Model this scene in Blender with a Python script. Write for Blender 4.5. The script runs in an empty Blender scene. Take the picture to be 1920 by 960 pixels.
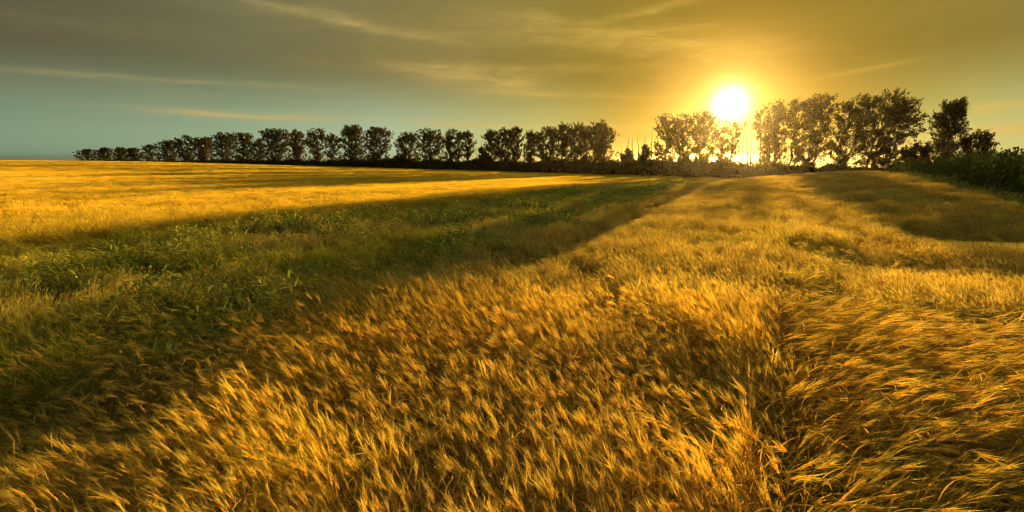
import bpy, math, random
import numpy as np

scene = bpy.context.scene
R = math.radians

# ------------------------------------------------------------------ camera
W, H, F = 1920.0, 960.0, 960.0            # photograph frame and focal length in its pixels (18 mm on 36 mm)
HORIZON = 300.0
PITCH = math.atan((H / 2 - HORIZON) / F)   # camera tilted down
SP, CP = math.sin(PITCH), math.cos(PITCH)

def ray(px, py):
    """direction of a photograph pixel, world axes, camera at the origin looking along +Y"""
    dx, dy = px - W / 2, H / 2 - py
    return np.array([dx, F * CP + dy * SP, dy * CP - F * SP]) / F

cam_data = bpy.data.cameras.new('camera')
cam_data.sensor_width = 36.0
cam_data.lens = 18.0
cam_data.clip_start = 0.05
cam_data.clip_end = 20000.0
cam = bpy.data.objects.new('camera', cam_data)
scene.collection.objects.link(cam)
cam.location = (0, 0, 0)
cam.rotation_euler = (math.pi / 2 - PITCH, 0, 0)
scene.camera = cam

# ------------------------------------------------------------------ sun direction (the sun stands in the picture)
_s = ray(1369, 195)
SUN = _s / np.linalg.norm(_s)
SUN_AZ = math.atan2(SUN[0], SUN[1])
SUN_EL = math.asin(SUN[2])

# ------------------------------------------------------------------ world: sky, cirrus, aureole round the sun
world = bpy.data.worlds.new('World')
scene.world = world
world.use_nodes = True
wt = world.node_tree
wt.nodes.clear()

class G:
    """small helper for node maths"""
    def __init__(self, tree): self.t = tree
    def n(self, kind, **kw):
        nd = self.t.nodes.new(kind)
        for k, v in kw.items(): setattr(nd, k, v)
        return nd
    def link(self, a, b): self.t.links.new(a, b)
    def setin(self, sock, v):
        if hasattr(v, 'is_output'): self.link(v, sock)
        else: sock.default_value = v
    def m(self, op, a, b=0.0, c=0.0, clamp=False):
        nd = self.n('ShaderNodeMath', operation=op, use_clamp=clamp)
        for s, v in zip(nd.inputs, (a, b, c)): self.setin(s, v)
        return nd.outputs[0]
    def v(self, op, a, b=(0, 0, 0), out=0):
        nd = self.n('ShaderNodeVectorMath', operation=op)
        self.setin(nd.inputs[0], a); self.setin(nd.inputs[1], b)
        return nd.outputs[out]
    def scale(self, a, s):
        nd = self.n('ShaderNodeVectorMath', operation='SCALE')
        self.setin(nd.inputs[0], a); self.setin(nd.inputs['Scale'], s)
        return nd.outputs[0]
    def mix(self, fac, a, b, blend='MIX'):
        nd = self.n('ShaderNodeMix', data_type='RGBA', blend_type=blend)
        self.setin(nd.inputs[0], fac); self.setin(nd.inputs[6], a); self.setin(nd.inputs[7], b)
        return nd.outputs[2]
    def noise(self, vec, scale, detail=3.0, rough=0.5, dist=0.0):
        nd = self.n('ShaderNodeTexNoise')
        if vec is not None: self.link(vec, nd.inputs['Vector'])
        nd.inputs['Scale'].default_value = scale
        nd.inputs['Detail'].default_value = detail
        nd.inputs['Roughness'].default_value = rough
        nd.inputs['Distortion'].default_value = dist
        return nd.outputs['Fac']
    def ramp(self, fac, stops):
        nd = self.n('ShaderNodeValToRGB')
        cr = nd.color_ramp
        while len(cr.elements) < len(stops): cr.elements.new(0.5)
        for e, (p, c) in zip(cr.elements, stops):
            e.position = p; e.color = c
        self.link(fac, nd.inputs[0])
        return nd.outputs[0]

g = G(wt)
SKY_STRENGTH = 0.12
sky = g.n('ShaderNodeTexSky', sky_type='NISHITA')
sky.sun_disc = False
sky.sun_elevation = SUN_EL
sky.sun_rotation = SUN_AZ
sky.altitude = 200
sky.air_density = 1.0
sky.dust_density = 0.8
sky.ozone_density = 2.0
tc = g.n('ShaderNodeTexCoord')
dvec = g.v('NORMALIZE', tc.outputs['Generated'])
sep = g.n('ShaderNodeSeparateXYZ'); g.link(dvec, sep.inputs[0])
az = g.m('MULTIPLY', g.m('ARCTAN2', sep.outputs[0], sep.outputs[1]), 180 / math.pi)
el = g.m('MULTIPLY', g.m('ARCSINE', sep.outputs[2]), 180 / math.pi)
cosang = g.v('DOT_PRODUCT', dvec, tuple(SUN), out=1)
theta = g.m('MULTIPLY', g.m('ARCCOSINE', g.m('MINIMUM', cosang, 1.0)), 180 / math.pi)   # degrees from the sun

def falloff(width): return g.m('EXPONENT', g.m('MULTIPLY', theta, -1.0 / width))

# the clear dome: the sky texture, warmed and greened low down where the picture shows it (values for the set exposure)
EXPOSURE = 1.7
dome = g.scale(g.v('MULTIPLY', sky.outputs[0], (1.00, 0.86, 0.55)), SKY_STRENGTH)
def c4(r_, g_, b_): k_ = 2 ** -EXPOSURE; return (r_ * k_, g_ * k_, b_ * k_, 1)
th = g.m('DIVIDE', theta, 90.0, clamp=True)
low = g.ramp(th, [(0.0, c4(.52, .26, .005)), (0.10, c4(.50, .32, .02)), (0.20, c4(.58, .56, .17)), (0.40, c4(.44, .57, .35)), (0.56, c4(.30, .43, .27)), (0.75, c4(.215, .335, .215)), (1.0, c4(.15, .24, .16))])
high = g.ramp(th, [(0.0, c4(.32, .17, .004)), (0.09, c4(.25, .155, .006)), (0.21, c4(.25, .185, .026)), (0.30, c4(.25, .195, .052)), (0.55, c4(.15, .145, .068)), (0.75, c4(.10, .086, .048)), (1.0, c4(.08, .08, .06))])
elf = g.n('ShaderNodeMapRange', interpolation_type='SMOOTHSTEP'); g.link(el, elf.inputs[0]); elf.inputs[1].default_value = 1.0; elf.inputs[2].default_value = 10.0
near_h = g.mix(elf.outputs[0], low, high)
upf = g.n('ShaderNodeMapRange', interpolation_type='SMOOTHSTEP'); g.link(el, upf.inputs[0]); upf.inputs[1].default_value = 17.0; upf.inputs[2].default_value = 32.0
upf.inputs[3].default_value = 0.008; upf.inputs[4].default_value = 1.0
base = g.mix(upf.outputs[0], near_h, dome)

# cirrus: thin streaks at their own directions, warped by noise
cmb = g.n('ShaderNodeCombineXYZ')
g.link(g.m('MULTIPLY', az, 0.035), cmb.inputs[0]); g.link(g.m('MULTIPLY', el, 0.16), cmb.inputs[1])
warp = g.m('SUBTRACT', g.noise(cmb.outputs[0], 2.4, 4.0, 0.6), 0.5)
fib = g.noise(cmb.outputs[0], 6.0, 6.0, 0.65, 0.4)
veil = g.noise(cmb.outputs[0], 1.1, 5.0, 0.6, 0.8)
STREAKS = [  # px centre, py centre, half length px, half thickness px, slope (down to the right is positive), strength
    (645, 42, 190, 9, 0.20, 0.40), (900, 150, 120, 16, 0.10, 0.60), (470, 215, 180, 7, 0.05, 0.75),
    (300, 150, 330, 6, 0.06, 0.22), (900, 128, 260, 9, 0.02, 0.30), (1180, 70, 240, 26, 0.10, 0.45),
    (1235, 14, 90, 9, -0.22, 0.40), (830, 60, 420, 30, 0.12, 0.12), (1900, 195, 110, 12, -0.14, 0.75),
    (1900, 240, 130, 18, -0.06, 0.85), (880, 234, 130, 4, 0.02, 0.55), (1180, 240, 110, 6, 0.0, 0.5),
    (240, 60, 420, 30, 0.08, 0.05), (1620, 132, 90, 5, -0.2, 0.3), (1050, 178, 150, 5, 0.03, 0.35)]
cloud = None
for (px, py, hl, ht, sl, st) in STREAKS:
    d = ray(px, py); a0 = math.degrees(math.atan2(d[0], d[1])); e0 = math.degrees(math.atan2(d[2], math.hypot(d[0], d[1])))
    d2 = ray(px + 60, py + 60 * sl)
    a1 = math.degrees(math.atan2(d2[0], d2[1])); e1 = math.degrees(math.atan2(d2[2], math.hypot(d2[0], d2[1])))
    ang = math.atan2(e1 - e0, a1 - a0); deg = math.hypot(e1 - e0, a1 - a0) / 60.0
    da = g.m('SUBTRACT', az, a0); de = g.m('SUBTRACT', el, e0)
    al = g.m('ADD', g.m('MULTIPLY', da, math.cos(ang)), g.m('MULTIPLY', de, math.sin(ang)))
    pe = g.m('SUBTRACT', g.m('MULTIPLY', de, math.cos(ang)), g.m('MULTIPLY', da, math.sin(ang)))
    pe = g.m('ADD', pe, g.m('MULTIPLY', warp, ht * deg * 3.0 + 0.6))
    q = g.m('ADD', g.m('POWER', g.m('DIVIDE', g.m('ABSOLUTE', al), hl * deg), 2.5),
            g.m('POWER', g.m('DIVIDE', g.m('ABSOLUTE', pe), ht * deg), 1.6))
    k = g.m('MULTIPLY', g.m('EXPONENT', g.m('MULTIPLY', q, -1.0)), st)
    cloud = k if cloud is None else g.m('ADD', cloud, k)
cloud = g.m('MULTIPLY', cloud, g.m('ADD', g.m('MULTIPLY', fib, 2.6), -0.45), clamp=True)
veil_m = g.m('MULTIPLY', g.m('SUBTRACT', veil, 0.47, clamp=True), 0.35)
cloud = g.m('ADD', cloud, veil_m, clamp=True)
ccol = g.mix(g.m('MULTIPLY', falloff(40.0), 1.0, clamp=True), c4(0.46, 0.40, 0.20), c4(0.95, 0.56, 0.06))

AUR = g.v('ADD', g.scale((10.0, 8.0, 5.0), falloff(0.50)), g.scale((0.20, 0.095, 0.0), falloff(2.2)))

skycol = g.v('ADD', base, AUR)
skycol = g.mix(cloud, skycol, ccol)
bg = g.n('ShaderNodeBackground'); g.link(skycol, bg.inputs[0]); bg.inputs[1].default_value = 1.0
wo = g.n('ShaderNodeOutputWorld'); g.link(bg.outputs[0], wo.inputs[0])
world.cycles.sampling_method = 'MANUAL'
world.cycles.sample_map_resolution = 1024

# ------------------------------------------------------------------ the sun lamp
sl = bpy.data.lights.new('sun', 'SUN')
sl.energy = 5.0
sl.angle = R(0.6)
sl.color = (1.0, 0.76, 0.29)
sun = bpy.data.objects.new('sun', sl)
scene.collection.objects.link(sun)
sun.rotation_euler = (math.pi / 2 - SUN_EL, 0, math.pi - SUN_AZ)   # -Z of the lamp points away from the sun
sun.location = (40, 60, 40)

# ------------------------------------------------------------------ exposure and render settings
vs = scene.view_settings
vs.view_transform = 'Standard'; vs.look = 'None'; vs.gamma = 1.0; vs.exposure = EXPOSURE
vs.use_curve_mapping = False
scene.render.engine = 'CYCLES'
cy = scene.cycles
cy.use_denoising = True
cy.denoising_prefilter = 'ACCURATE'
cy.pixel_filter_type = 'BLACKMAN_HARRIS'; cy.filter_width = 1.1
cy.max_bounces = 5; cy.diffuse_bounces = 3; cy.glossy_bounces = 1; cy.transmission_bounces = 3
cy.use_adaptive_sampling = True; cy.adaptive_threshold = 0.03; cy.adaptive_min_samples = 40
cy.volume_bounces = 0; cy.transparent_max_bounces = 4
cy.sample_clamp_indirect = 4.0
cy.caustics_reflective = False; cy.caustics_refractive = False
COL = scene.collection

# ================================================================== helpers
def tag(o, label=None, cat=None, group=None, kind=None):
    if label: o['label'] = label
    if cat: o['category'] = cat
    if group: o['group'] = group
    if kind: o['kind'] = kind
    return o

class MB:
    """collects coloured faces for one mesh"""
    def __init__(self): self.v = []; self.f = []; self.c = []
    def add(self, vs_, fs, col):
        o = len(self.v)
        self.v.extend([tuple(map(float, p)) for p in vs_])
        self.f.extend([tuple(i + o for i in f) for f in fs])
        if isinstance(col, list): self.c.extend(col)
        else: self.c.extend([col] * len(vs_))
    def ribbon(self, pts, wid, side, col):
        vs_, fs = [], []
        for p, w in zip(pts, wid):
            vs_ += [p - side * w / 2, p + side * w / 2]
        for i in range(len(pts) - 1): fs.append((2 * i, 2 * i + 1, 2 * i + 3, 2 * i + 2))
        self.add(vs_, fs, col)
    def tube(self, pts, rad, col, k=3):
        vs_, fs = [], []
        n = len(pts)
        for i, p in enumerate(pts):
            t = pts[min(i + 1, n - 1)] - pts[max(i - 1, 0)]
            t = t / (np.linalg.norm(t) + 1e-9)
            a = np.cross(t, (0.31, 0.92, 0.21)); a /= np.linalg.norm(a) + 1e-9
            b = np.cross(t, a)
            for j in range(k):
                an = 2 * math.pi * j / k
                vs_.append(p + (a * math.cos(an) + b * math.sin(an)) * rad[i])
        for i in range(n - 1):
            for j in range(k):
                j2 = (j + 1) % k
                fs.append((i * k + j, i * k + j2, (i + 1) * k + j2, (i + 1) * k + j))
        self.add(vs_, fs, col)
    def spindle(self, p, d, ln, rad, col, k=4, mid=0.4):
        d = d / (np.linalg.norm(d) + 1e-9)
        a = np.cross(d, (0.31, 0.92, 0.21)); a /= np.linalg.norm(a) + 1e-9
        b = np.cross(d, a)
        vs_ = [p] + [p + d * ln * mid + (a * math.cos(2 * math.pi * j / k) + b * math.sin(2 * math.pi * j / k)) * rad for j in range(k)] + [p + d * ln]
        fs = []
        for j in range(k):
            j2 = (j + 1) % k
            fs += [(0, 1 + j2, 1 + j), (k + 1, 1 + j, 1 + j2)]
        self.add(vs_, fs, col)
    def tri(self, p, d, ln, w, side, col):
        self.add([p - side * w / 2, p + side * w / 2, p + d * ln], [(0, 1, 2)], col)
    def mesh(self, name, mat):
        return raw_mesh(name, self.v, self.f, self.c, mat)
    def build(self, name, mat, parent=None, loc=None):
        return link(name, self.mesh(name, mat), parent, loc)

def raw_mesh(name, v, f, c, mat):
    me = bpy.data.meshes.new(name)
    me.from_pydata(v if isinstance(v, list) else v.tolist(), [], f if isinstance(f, list) else f.tolist())
    if c is not None and len(c):
        at = me.attributes.new('col', 'FLOAT_COLOR', 'POINT')
        arr = np.ones((len(c), 4), dtype=np.float32); arr[:, :3] = np.asarray(c, dtype=np.float32)[:, :3]
        at.data.foreach_set('color', arr.ravel())
    if mat: me.materials.append(mat)
    return me

def link(name, me, parent=None, loc=None):
    o = bpy.data.objects.new(name, me)
    COL.objects.link(o)
    if parent: o.parent = parent
    if loc is not None: o.location = loc
    return o

def empty(name, loc):
    o = bpy.data.objects.new(name, None)
    o.empty_display_size = 0.2
    COL.objects.link(o); o.location = loc
    return o

_perm = np.random.RandomState(7).rand(256, 256)
def vnoise(x, y):
    x = np.asarray(x, float); y = np.asarray(y, float)
    xi = np.floor(x).astype(int); yi = np.floor(y).astype(int)
    fx = x - xi; fy = y - yi
    fx = fx * fx * (3 - 2 * fx); fy = fy * fy * (3 - 2 * fy)
    a = _perm[xi % 256, yi % 256]; b = _perm[(xi + 1) % 256, yi % 256]
    c = _perm[xi % 256, (yi + 1) % 256]; d = _perm[(xi + 1) % 256, (yi + 1) % 256]
    return (a * (1 - fx) + b * fx) * (1 - fy) + (c * (1 - fx) + d * fx) * fy
def fnoise(x, y, o=3):
    s = 0; a = 0.5; t = 0
    for i in range(o):
        s = s + a * vnoise(x * 2 ** i + 17.3 * i, y * 2 ** i + 5.1 * i); t += a; a *= 0.5
    return s / t
def sstep(a, b, x):
    t = np.clip((np.asarray(x, float) - a) / (b - a), 0, 1)
    return t * t * (3 - 2 * t)

# field axes: u runs along the drilled rows (about 25 degrees right of the view), v across them to the right
RA = R(25.0)
def uv(x, y): return x * math.sin(RA) + y * math.cos(RA), x * math.cos(RA) - y * math.sin(RA)
def xy(u, v): return u * math.sin(RA) + v * math.cos(RA), u * math.cos(RA) - v * math.sin(RA)
# the tree row
def row_y(x): return 80 - 0.71 * (x - 57)

def ground_z(x, y):
    x = np.asarray(x, float); y = np.asarray(y, float)
    p = -0.02075 * x - 0.01015 * y
    p = np.where(p > 0, p / (1 + 0.55 * np.maximum(p, 0)), p)
    u, v = uv(x, y)
    mound = 1.6 * np.exp(-((u - 44) / 22) ** 2 - ((v - 9) / 11) ** 2)
    z = -2.0 + p + mound
    z = z + 0.10 * (fnoise(x * 0.11, y * 0.11, 2) - 0.5) * sstep(3, 12, np.hypot(x, y))
    beyond = y - row_y(x)                                # land falls away behind the trees
    drop = np.where(beyond > 10, -0.10 * (beyond - 10), 0.0)
    z = np.where(beyond > 10, np.maximum(z + drop, -34.0), z)
    z = np.maximum(z, -34.0)
    return z

# ================================================================== materials
def mat_new(name):
    m = bpy.data.materials.new(name); m.use_nodes = True
    m.node_tree.nodes.clear()
    return m, G(m.node_tree)

def leafy(name, color_socket_fn, trans=0.45, rough=0.5, spec=0.08, tgain=(1.15, 1.0, 0.6)):
    m, q = mat_new(name)
    col = color_socket_fn(q)
    di = q.n('ShaderNodeBsdfDiffuse'); q.link(col, di.inputs[0])
    tr = q.n('ShaderNodeBsdfTranslucent'); q.link(q.v('MULTIPLY', col, tgain), tr.inputs[0])
    mx = q.n('ShaderNodeMixShader'); mx.inputs[0].default_value = trans
    q.link(di.outputs[0], mx.inputs[1]); q.link(tr.outputs[0], mx.inputs[2])
    o = q.n('ShaderNodeOutputMaterial'); q.link(mx.outputs[0], o.inputs[0])
    return m

def inst_color(q):
    a = q.n('ShaderNodeAttribute', attribute_type='GEOMETRY', attribute_name='col')
    t = q.n('ShaderNodeAttribute', attribute_type='INSTANCER', attribute_name='tint')
    return q.v('MULTIPLY', a.outputs['Vector'], t.outputs['Vector'])
def own_color(q):
    return q.n('ShaderNodeAttribute', attribute_type='GEOMETRY', attribute_name='col').outputs['Vector']

M_WHEAT = leafy('wheat_straw', inst_color, 0.52, 0.38, 0.05)
M_STALK = leafy('wheat_stalk', own_color, 0.52, 0.38, 0.05)
M_LEAF = leafy('tree_leaf', own_color, 0.40, 0.45, 0.03, (1.2, 1.0, 0.4))
M_CROP = leafy('green_crop_leaf', inst_color, 0.35, 0.45, 0.05, (1.1, 1.1, 0.4))
M_HEDGE = leafy('undergrowth_leaf', inst_color, 0.30, 0.5, 0.02)

def bark():
    m, q = mat_new('bark')
    t = q.n('ShaderNodeTexCoord')
    n = q.noise(t.outputs['Object'], 6.0, 5.0, 0.65)
    col = q.ramp(n, [(0.3, (0.045, 0.032, 0.02, 1)), (0.7, (0.14, 0.105, 0.07, 1))])
    b = q.n('ShaderNodeBsdfPrincipled'); q.link(col, b.inputs['Base Color']); b.inputs['Roughness'].default_value = 0.9
    bp = q.n('ShaderNodeBump'); bp.inputs['Strength'].default_value = 0.5; q.link(n, bp.inputs['Height']); q.link(bp.outputs[0], b.inputs['Normal'])
    o = q.n('ShaderNodeOutputMaterial'); q.link(b.outputs[0], o.inputs[0])
    return m
M_BARK = bark()

def soil():
    m, q = mat_new('stubble_soil')
    t = q.n('ShaderNodeTexCoord')
    n1 = q.noise(t.outputs['Object'], 0.35, 5.0, 0.6)
    n2 = q.noise(t.outputs['Object'], 14.0, 6.0, 0.7)
    straw = q.ramp(n2, [(0.3, (0.05, 0.034, 0.014, 1)), (0.7, (0.24, 0.16, 0.055, 1))])
    green = q.ramp(n2, [(0.3, (0.03, 0.032, 0.01, 1)), (0.7, (0.13, 0.12, 0.035, 1))])
    col = q.mix(q.ramp(n1, [(0.4, (0, 0, 0, 1)), (0.65, (1, 1, 1, 1))]), straw, green)
    b = q.n('ShaderNodeBsdfPrincipled'); q.link(col, b.inputs['Base Color']); b.inputs['Roughness'].default_value = 0.95; b.inputs['Specular IOR Level'].default_value = 0.0
    bp = q.n('ShaderNodeBump'); bp.inputs['Strength'].default_value = 0.8; bp.inputs['Distance'].default_value = 0.05
    q.link(n2, bp.inputs['Height']); q.link(bp.outputs[0], b.inputs['Normal'])
    o = q.n('ShaderNodeOutputMaterial'); q.link(b.outputs[0], o.inputs[0])
    return m

# ================================================================== ground: one sheet to the horizon
def axis(lo, hi, fine, grow):
    a = [0.0]; st = fine
    while a[-1] < hi: a.append(a[-1] + st); st *= grow
    b = [0.0]; st = fine
    while b[-1] > lo: b.append(b[-1] - st); st *= grow
    return np.array(sorted(set(a + b)))
gx = axis(-2400, 2400, 0.6, 1.045); gy = axis(-300, 2400, 0.6, 1.045)
GX, GY = np.meshgrid(gx, gy)
gv = np.stack([GX.ravel(), GY.ravel(), ground_z(GX, GY).ravel()], 1)
nx = len(gx); ny = len(gy)
ii, jj = np.meshgrid(np.arange(nx - 1), np.arange(ny - 1)); ii = ii.ravel(); jj = jj.ravel()
gf = np.stack([jj * nx + ii, jj * nx + ii + 1, (jj + 1) * nx + ii + 1, (jj + 1) * nx + ii], 1)
gm = raw_mesh('ground', gv, gf, None, soil())
for p in gm.polygons: p.use_smooth = True
tag(link('ground', gm), 'brown soil and stubble of the field under the crops', 'ground', kind='structure')

# ================================================================== wheat plants
STEM = (0.52, 0.37, 0.085); EAR = (0.68, 0.49, 0.115); AWN = (0.76, 0.56, 0.13); DRY = (0.58, 0.31, 0.045); GRN = (0.17, 0.20, 0.03)
def jit(c, rng, a=0.15):
    k = 1 + rng.uniform(-a, a)
    return (c[0] * k, c[1] * k * (1 + rng.uniform(-0.06, 0.06)), c[2] * k)
def lerp(a, b, t): return tuple(x * (1 - t) + y * t for x, y in zip(a, b))

def stalk_path(rng, Ht, kind, n=9):
    """centre line of a stalk in its own axes; it bends towards +X"""
    p = np.array([0., 0., 0.]); pts = [p.copy()]; th = 0.0
    wob = rng.uniform(-0.25, 0.25); ph = rng.uniform(0, 6)
    for i in range(n):
        s = (i + 1) / n
        if kind == 'stand': th = 0.05 + rng.uniform(-0.04, 0.04) + 0.28 * s ** 3
        elif kind == 'lean': th = 0.15 + 0.85 * s ** 1.6
        else: th = min(1.5, 0.35 + 2.6 * s) + 0.22 * math.sin(ph + 5 * s)     # laid flat
        d = np.array([math.sin(th), wob * s * 0.5 + 0.06 * math.sin(ph + 4 * s), math.cos(th)])
        d /= np.linalg.norm(d)
        p = p + d * Ht / n
        pts.append(p.copy())
    return pts, d

def add_leaf(mb, rng, p, az_, ln, w, col, droop=1.6, up=0.9, n=6):
    h = np.array([math.cos(az_), math.sin(az_), 0.]); side = np.array([-math.sin(az_), math.cos(az_), 0.])
    side = side + np.array([0, 0, rng.uniform(-0.6, 0.6)]); side /= np.linalg.norm(side)
    pts = [np.array(p)]; e = up
    for i in range(n):
        d = h * math.cos(e) + np.array([0, 0, math.sin(e)])
        pts.append(pts[-1] + d * ln / n); e -= droop / n * (1 + rng.uniform(-0.3, 0.3))
    wid = [w * k for k in np.interp(np.linspace(0, 1, n + 1), [0, 0.25, 0.7, 1], [0.6, 1, 0.75, 0.05])]
    mb.ribbon(pts, wid, side, col)

def add_ear(mb, rng, p, d, ln, lod, awn=0.09, col=EAR):
    d = d / np.linalg.norm(d)
    a = np.cross(d, (0.2, 0.9, 0.3)); a /= np.linalg.norm(a); b = np.cross(d, a)
    if lod == 0:
        n = 9
        for i in range(n):
            for sgn in (-1, 1):
                q = p + d * ln * (i + 0.25 * (sgn > 0)) / n
                e = d * 0.9 + a * sgn * 0.36 + b * rng.uniform(-0.2, 0.2)
                mb.spindle(q, e, ln * 0.24, 0.0040, jit(col, rng, 0.2), 4, 0.45)
                if rng.random() < 0.85:
                    f = d * 0.93 + a * sgn * rng.uniform(0.12, 0.38) + b * rng.uniform(-0.3, 0.3)
                    f /= np.linalg.norm(f); sd = np.cross(f, b); sd /= np.linalg.norm(sd) + 1e-9
                    mb.tri(q + e * ln * 0.15, f, awn * rng.uniform(0.7, 1.1), 0.0012, sd, jit(AWN, rng, 0.15))
    else:
        mb.spindle(p, d, ln, 0.0065 * (1 if lod == 1 else 1.7), jit(col, rng, 0.2), 3, 0.4)
        for k in range(4 if lod == 1 else 2):
            f = d + a * rng.uniform(-0.4, 0.4) + b * rng.uniform(-0.4, 0.4); f /= np.linalg.norm(f)
            sd = np.cross(f, b if k % 2 else a); sd /= np.linalg.norm(sd) + 1e-9
            mb.tri(p + d * ln * (0.3 + 0.2 * k / 2), f, awn * rng.uniform(0.9, 1.3), 0.004 if lod == 1 else 0.010, sd, jit(AWN, rng, 0.15))

def add_stalk(mb, rng, o, Ht, kind, lod, az_=0.0, green=0.0):
    n = 9 if lod == 0 else (5 if lod == 1 else 3)
    pts, d = stalk_path(rng, Ht, kind, n)
    ca, sa = math.cos(az_), math.sin(az_)
    rot = lambda q: np.array([q[0] * ca - q[1] * sa, q[0] * sa + q[1] * ca, q[2]])
    pts = [rot(q) + o for q in pts]; d = rot(d)
    sc = jit(lerp(STEM, GRN, green), rng, 0.2)
    if lod == 0: mb.tube(pts, [0.0021 - 0.0009 * i / n for i in range(n + 1)], sc, 3)
    else:
        side = np.array([math.cos(rng.uniform(0, 6.28)), math.sin(rng.uniform(0, 6.28)), 0.1]); side /= np.linalg.norm(side)
        mb.ribbon(pts, [(0.005 if lod == 1 else 0.014) * (1 - 0.4 * i / n) for i in range(n + 1)], side, sc)
    de = d + np.array([0, 0, -0.25]) + rot(np.array([0.2, 0, 0]))
    if kind == 'stand': de = d + rot(np.array([rng.uniform(0, 0.5), rng.uniform(-0.3, 0.3), 0]))
    add_ear(mb, rng, pts[-1], de, rng.uniform(0.08, 0.115), lod, rng.uniform(0.075, 0.12), lerp(EAR, (0.42, 0.40, 0.10), green))
    nl = {0: 3, 1: 2, 2: 1}[lod]
    for k in range(nl):
        if rng.random() < (0.28 if kind == 'laid' else 0.7 if lod == 0 else 0.6):
            i = int(rng.integers(max(1, n // 3), n))
            c = jit(lerp(DRY, STEM, rng.random() * 0.6) if rng.random() > (0.02 if kind == 'laid' else green + 0.06) else GRN, rng, 0.25)
            add_leaf(mb, rng, pts[i], rng.uniform(0, 6.28), rng.uniform(0.14, 0.34), rng.uniform(0.007, 0.015) * (1, 1.2, 1.8)[lod], c,
                     rng.uniform(0.6, 2.6), rng.uniform(0.3, 1.2), {0: 6, 1: 4, 2: 2}[lod])

def proto_collection(name, meshes):
    c = bpy.data.collections.new(name)
    for i, me in enumerate(meshes):
        o = bpy.data.objects.new(f'{name}_{i:02d}', me)
        c.objects.link(o)
    return c

def near_protos(kind, n, seed):
    """handfuls of five fully built stalks"""
    out = []
    for i in range(n):
        rng = np.random.default_rng(seed + i); mb = MB()
        for k in range(5):
            o = np.array([rng.normal(0, 0.055), rng.normal(0, 0.055), 0])
            add_stalk(mb, rng, o, rng.uniform(0.62, 1.02), kind if rng.random() < 0.92 else 'lean', 0, rng.normal(0, 0.55 if kind != 'laid' else 0.3), 0.0 if rng.random() < 0.7 else 0.12)
        out.append(mb.mesh('stalk', M_WHEAT))
    return out
def clump_protos(kind, n, seed, count, rad, lod):
    out = []
    for i in range(n):
        rng = np.random.default_rng(seed + i); mb = MB()
        for k in range(count):
            r = rad * math.sqrt(rng.random()); a = rng.uniform(0, 6.28)
            add_stalk(mb, rng, np.array([r * math.cos(a), r * math.sin(a), 0]), rng.uniform(0.74, 0.95), kind, lod, rng.normal(0, 0.35), 0.25 * rng.random())
        out.append(mb.mesh('clump', M_WHEAT))
    return out

_gn_cache = {}
def scatter(name, coll, pts, rot, scl, tint, var, label, cat, parent=None):
    """one object whose points carry plants of the given kinds"""
    me = bpy.data.meshes.new(name)
    n = len(pts)
    me.vertices.add(n)
    me.vertices.foreach_set('co', np.asarray(pts, np.float32).ravel())
    for nm, ty, arr, key in (('rot', 'FLOAT_VECTOR', rot, 'vector'), ('scl', 'FLOAT_VECTOR', scl, 'vector'), ('tint', 'FLOAT_VECTOR', tint, 'vector')):
        a = me.attributes.new(nm, ty, 'POINT'); a.data.foreach_set(key, np.asarray(arr, np.float32).ravel())
    a = me.attributes.new('var', 'INT', 'POINT'); a.data.foreach_set('value', np.asarray(var, np.int32))
    o = link(name, me, parent)
    ng = bpy.data.node_groups.new(name + '_plants', 'GeometryNodeTree')
    ng.interface.new_socket('Geometry', in_out='INPUT', socket_type='NodeSocketGeometry')
    ng.interface.new_socket('Geometry', in_out='OUTPUT', socket_type='NodeSocketGeometry')
    gi = ng.nodes.new('NodeGroupInput'); go = ng.nodes.new('NodeGroupOutput')
    ci = ng.nodes.new('GeometryNodeCollectionInfo'); ci.inputs['Collection'].default_value = coll
    ci.inputs['Separate Children'].default_value = True; ci.inputs['Reset Children'].default_value = True
    ip = ng.nodes.new('GeometryNodeInstanceOnPoints'); ip.inputs['Pick Instance'].default_value = True
    def named(nm, ty):
        x = ng.nodes.new('GeometryNodeInputNamedAttribute'); x.data_type = ty; x.inputs['Name'].default_value = nm
        return next(s for s in x.outputs if s.enabled and s.name == 'Attribute')
    e2r = ng.nodes.new('FunctionNodeEulerToRotation')
    L = ng.links.new
    L(gi.outputs[0], ip.inputs['Points']); L(ci.outputs[0], ip.inputs['Instance'])
    L(named('var', 'INT'), ip.inputs['Instance Index'])
    L(named('rot', 'FLOAT_VECTOR'), e2r.inputs[0]); L(e2r.outputs[0], ip.inputs['Rotation'])
    L(named('scl', 'FLOAT_VECTOR'), ip.inputs['Scale'])
    L(ip.outputs[0], go.inputs[0])
    md = o.modifiers.new('plants', 'NODES'); md.node_group = ng
    tag(o, label, cat, kind='stuff')
    return o

# ------------------------------------------------------------------ zones of the field
V_LANE = (-11.8, -4.3)        # lane of flattened green wheat
V_EDGE = 8.0                  # right edge of the wheat
def zones(x, y):
    """0 none, 1 standing front strip, 2 flattened lane, 3 far standing field, 4 laid patch on the right"""
    u, v = uv(x, y)
    wob = 1.1 * (fnoise(u * 0.35, v * 0.35, 2) - 0.5)
    vv = v + wob
    z = np.full(x.shape, 1)
    z = np.where(vv < V_LANE[1] + 0.0 * u, 2, z)
    z = np.where(v + 0.6 * wob < V_LANE[0], 3, z)
    c = (v + 0.4 * wob > 0.40) & (u < 6.6 + 0.30 * (v - 1) + 0.8 * wob)
    z = np.where(c & (z == 1), 4, z)
    z = np.where((v > V_EDGE + 0.5 * wob), 0, z)
    z = np.where((z == 2) & (v + 0.6 * wob < V_LANE[0] + 0.55), 0, z)            # open foot of the standing field
    z = np.where(y > row_y(x) - 4.5, 0, z)
    return z, u, v

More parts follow.
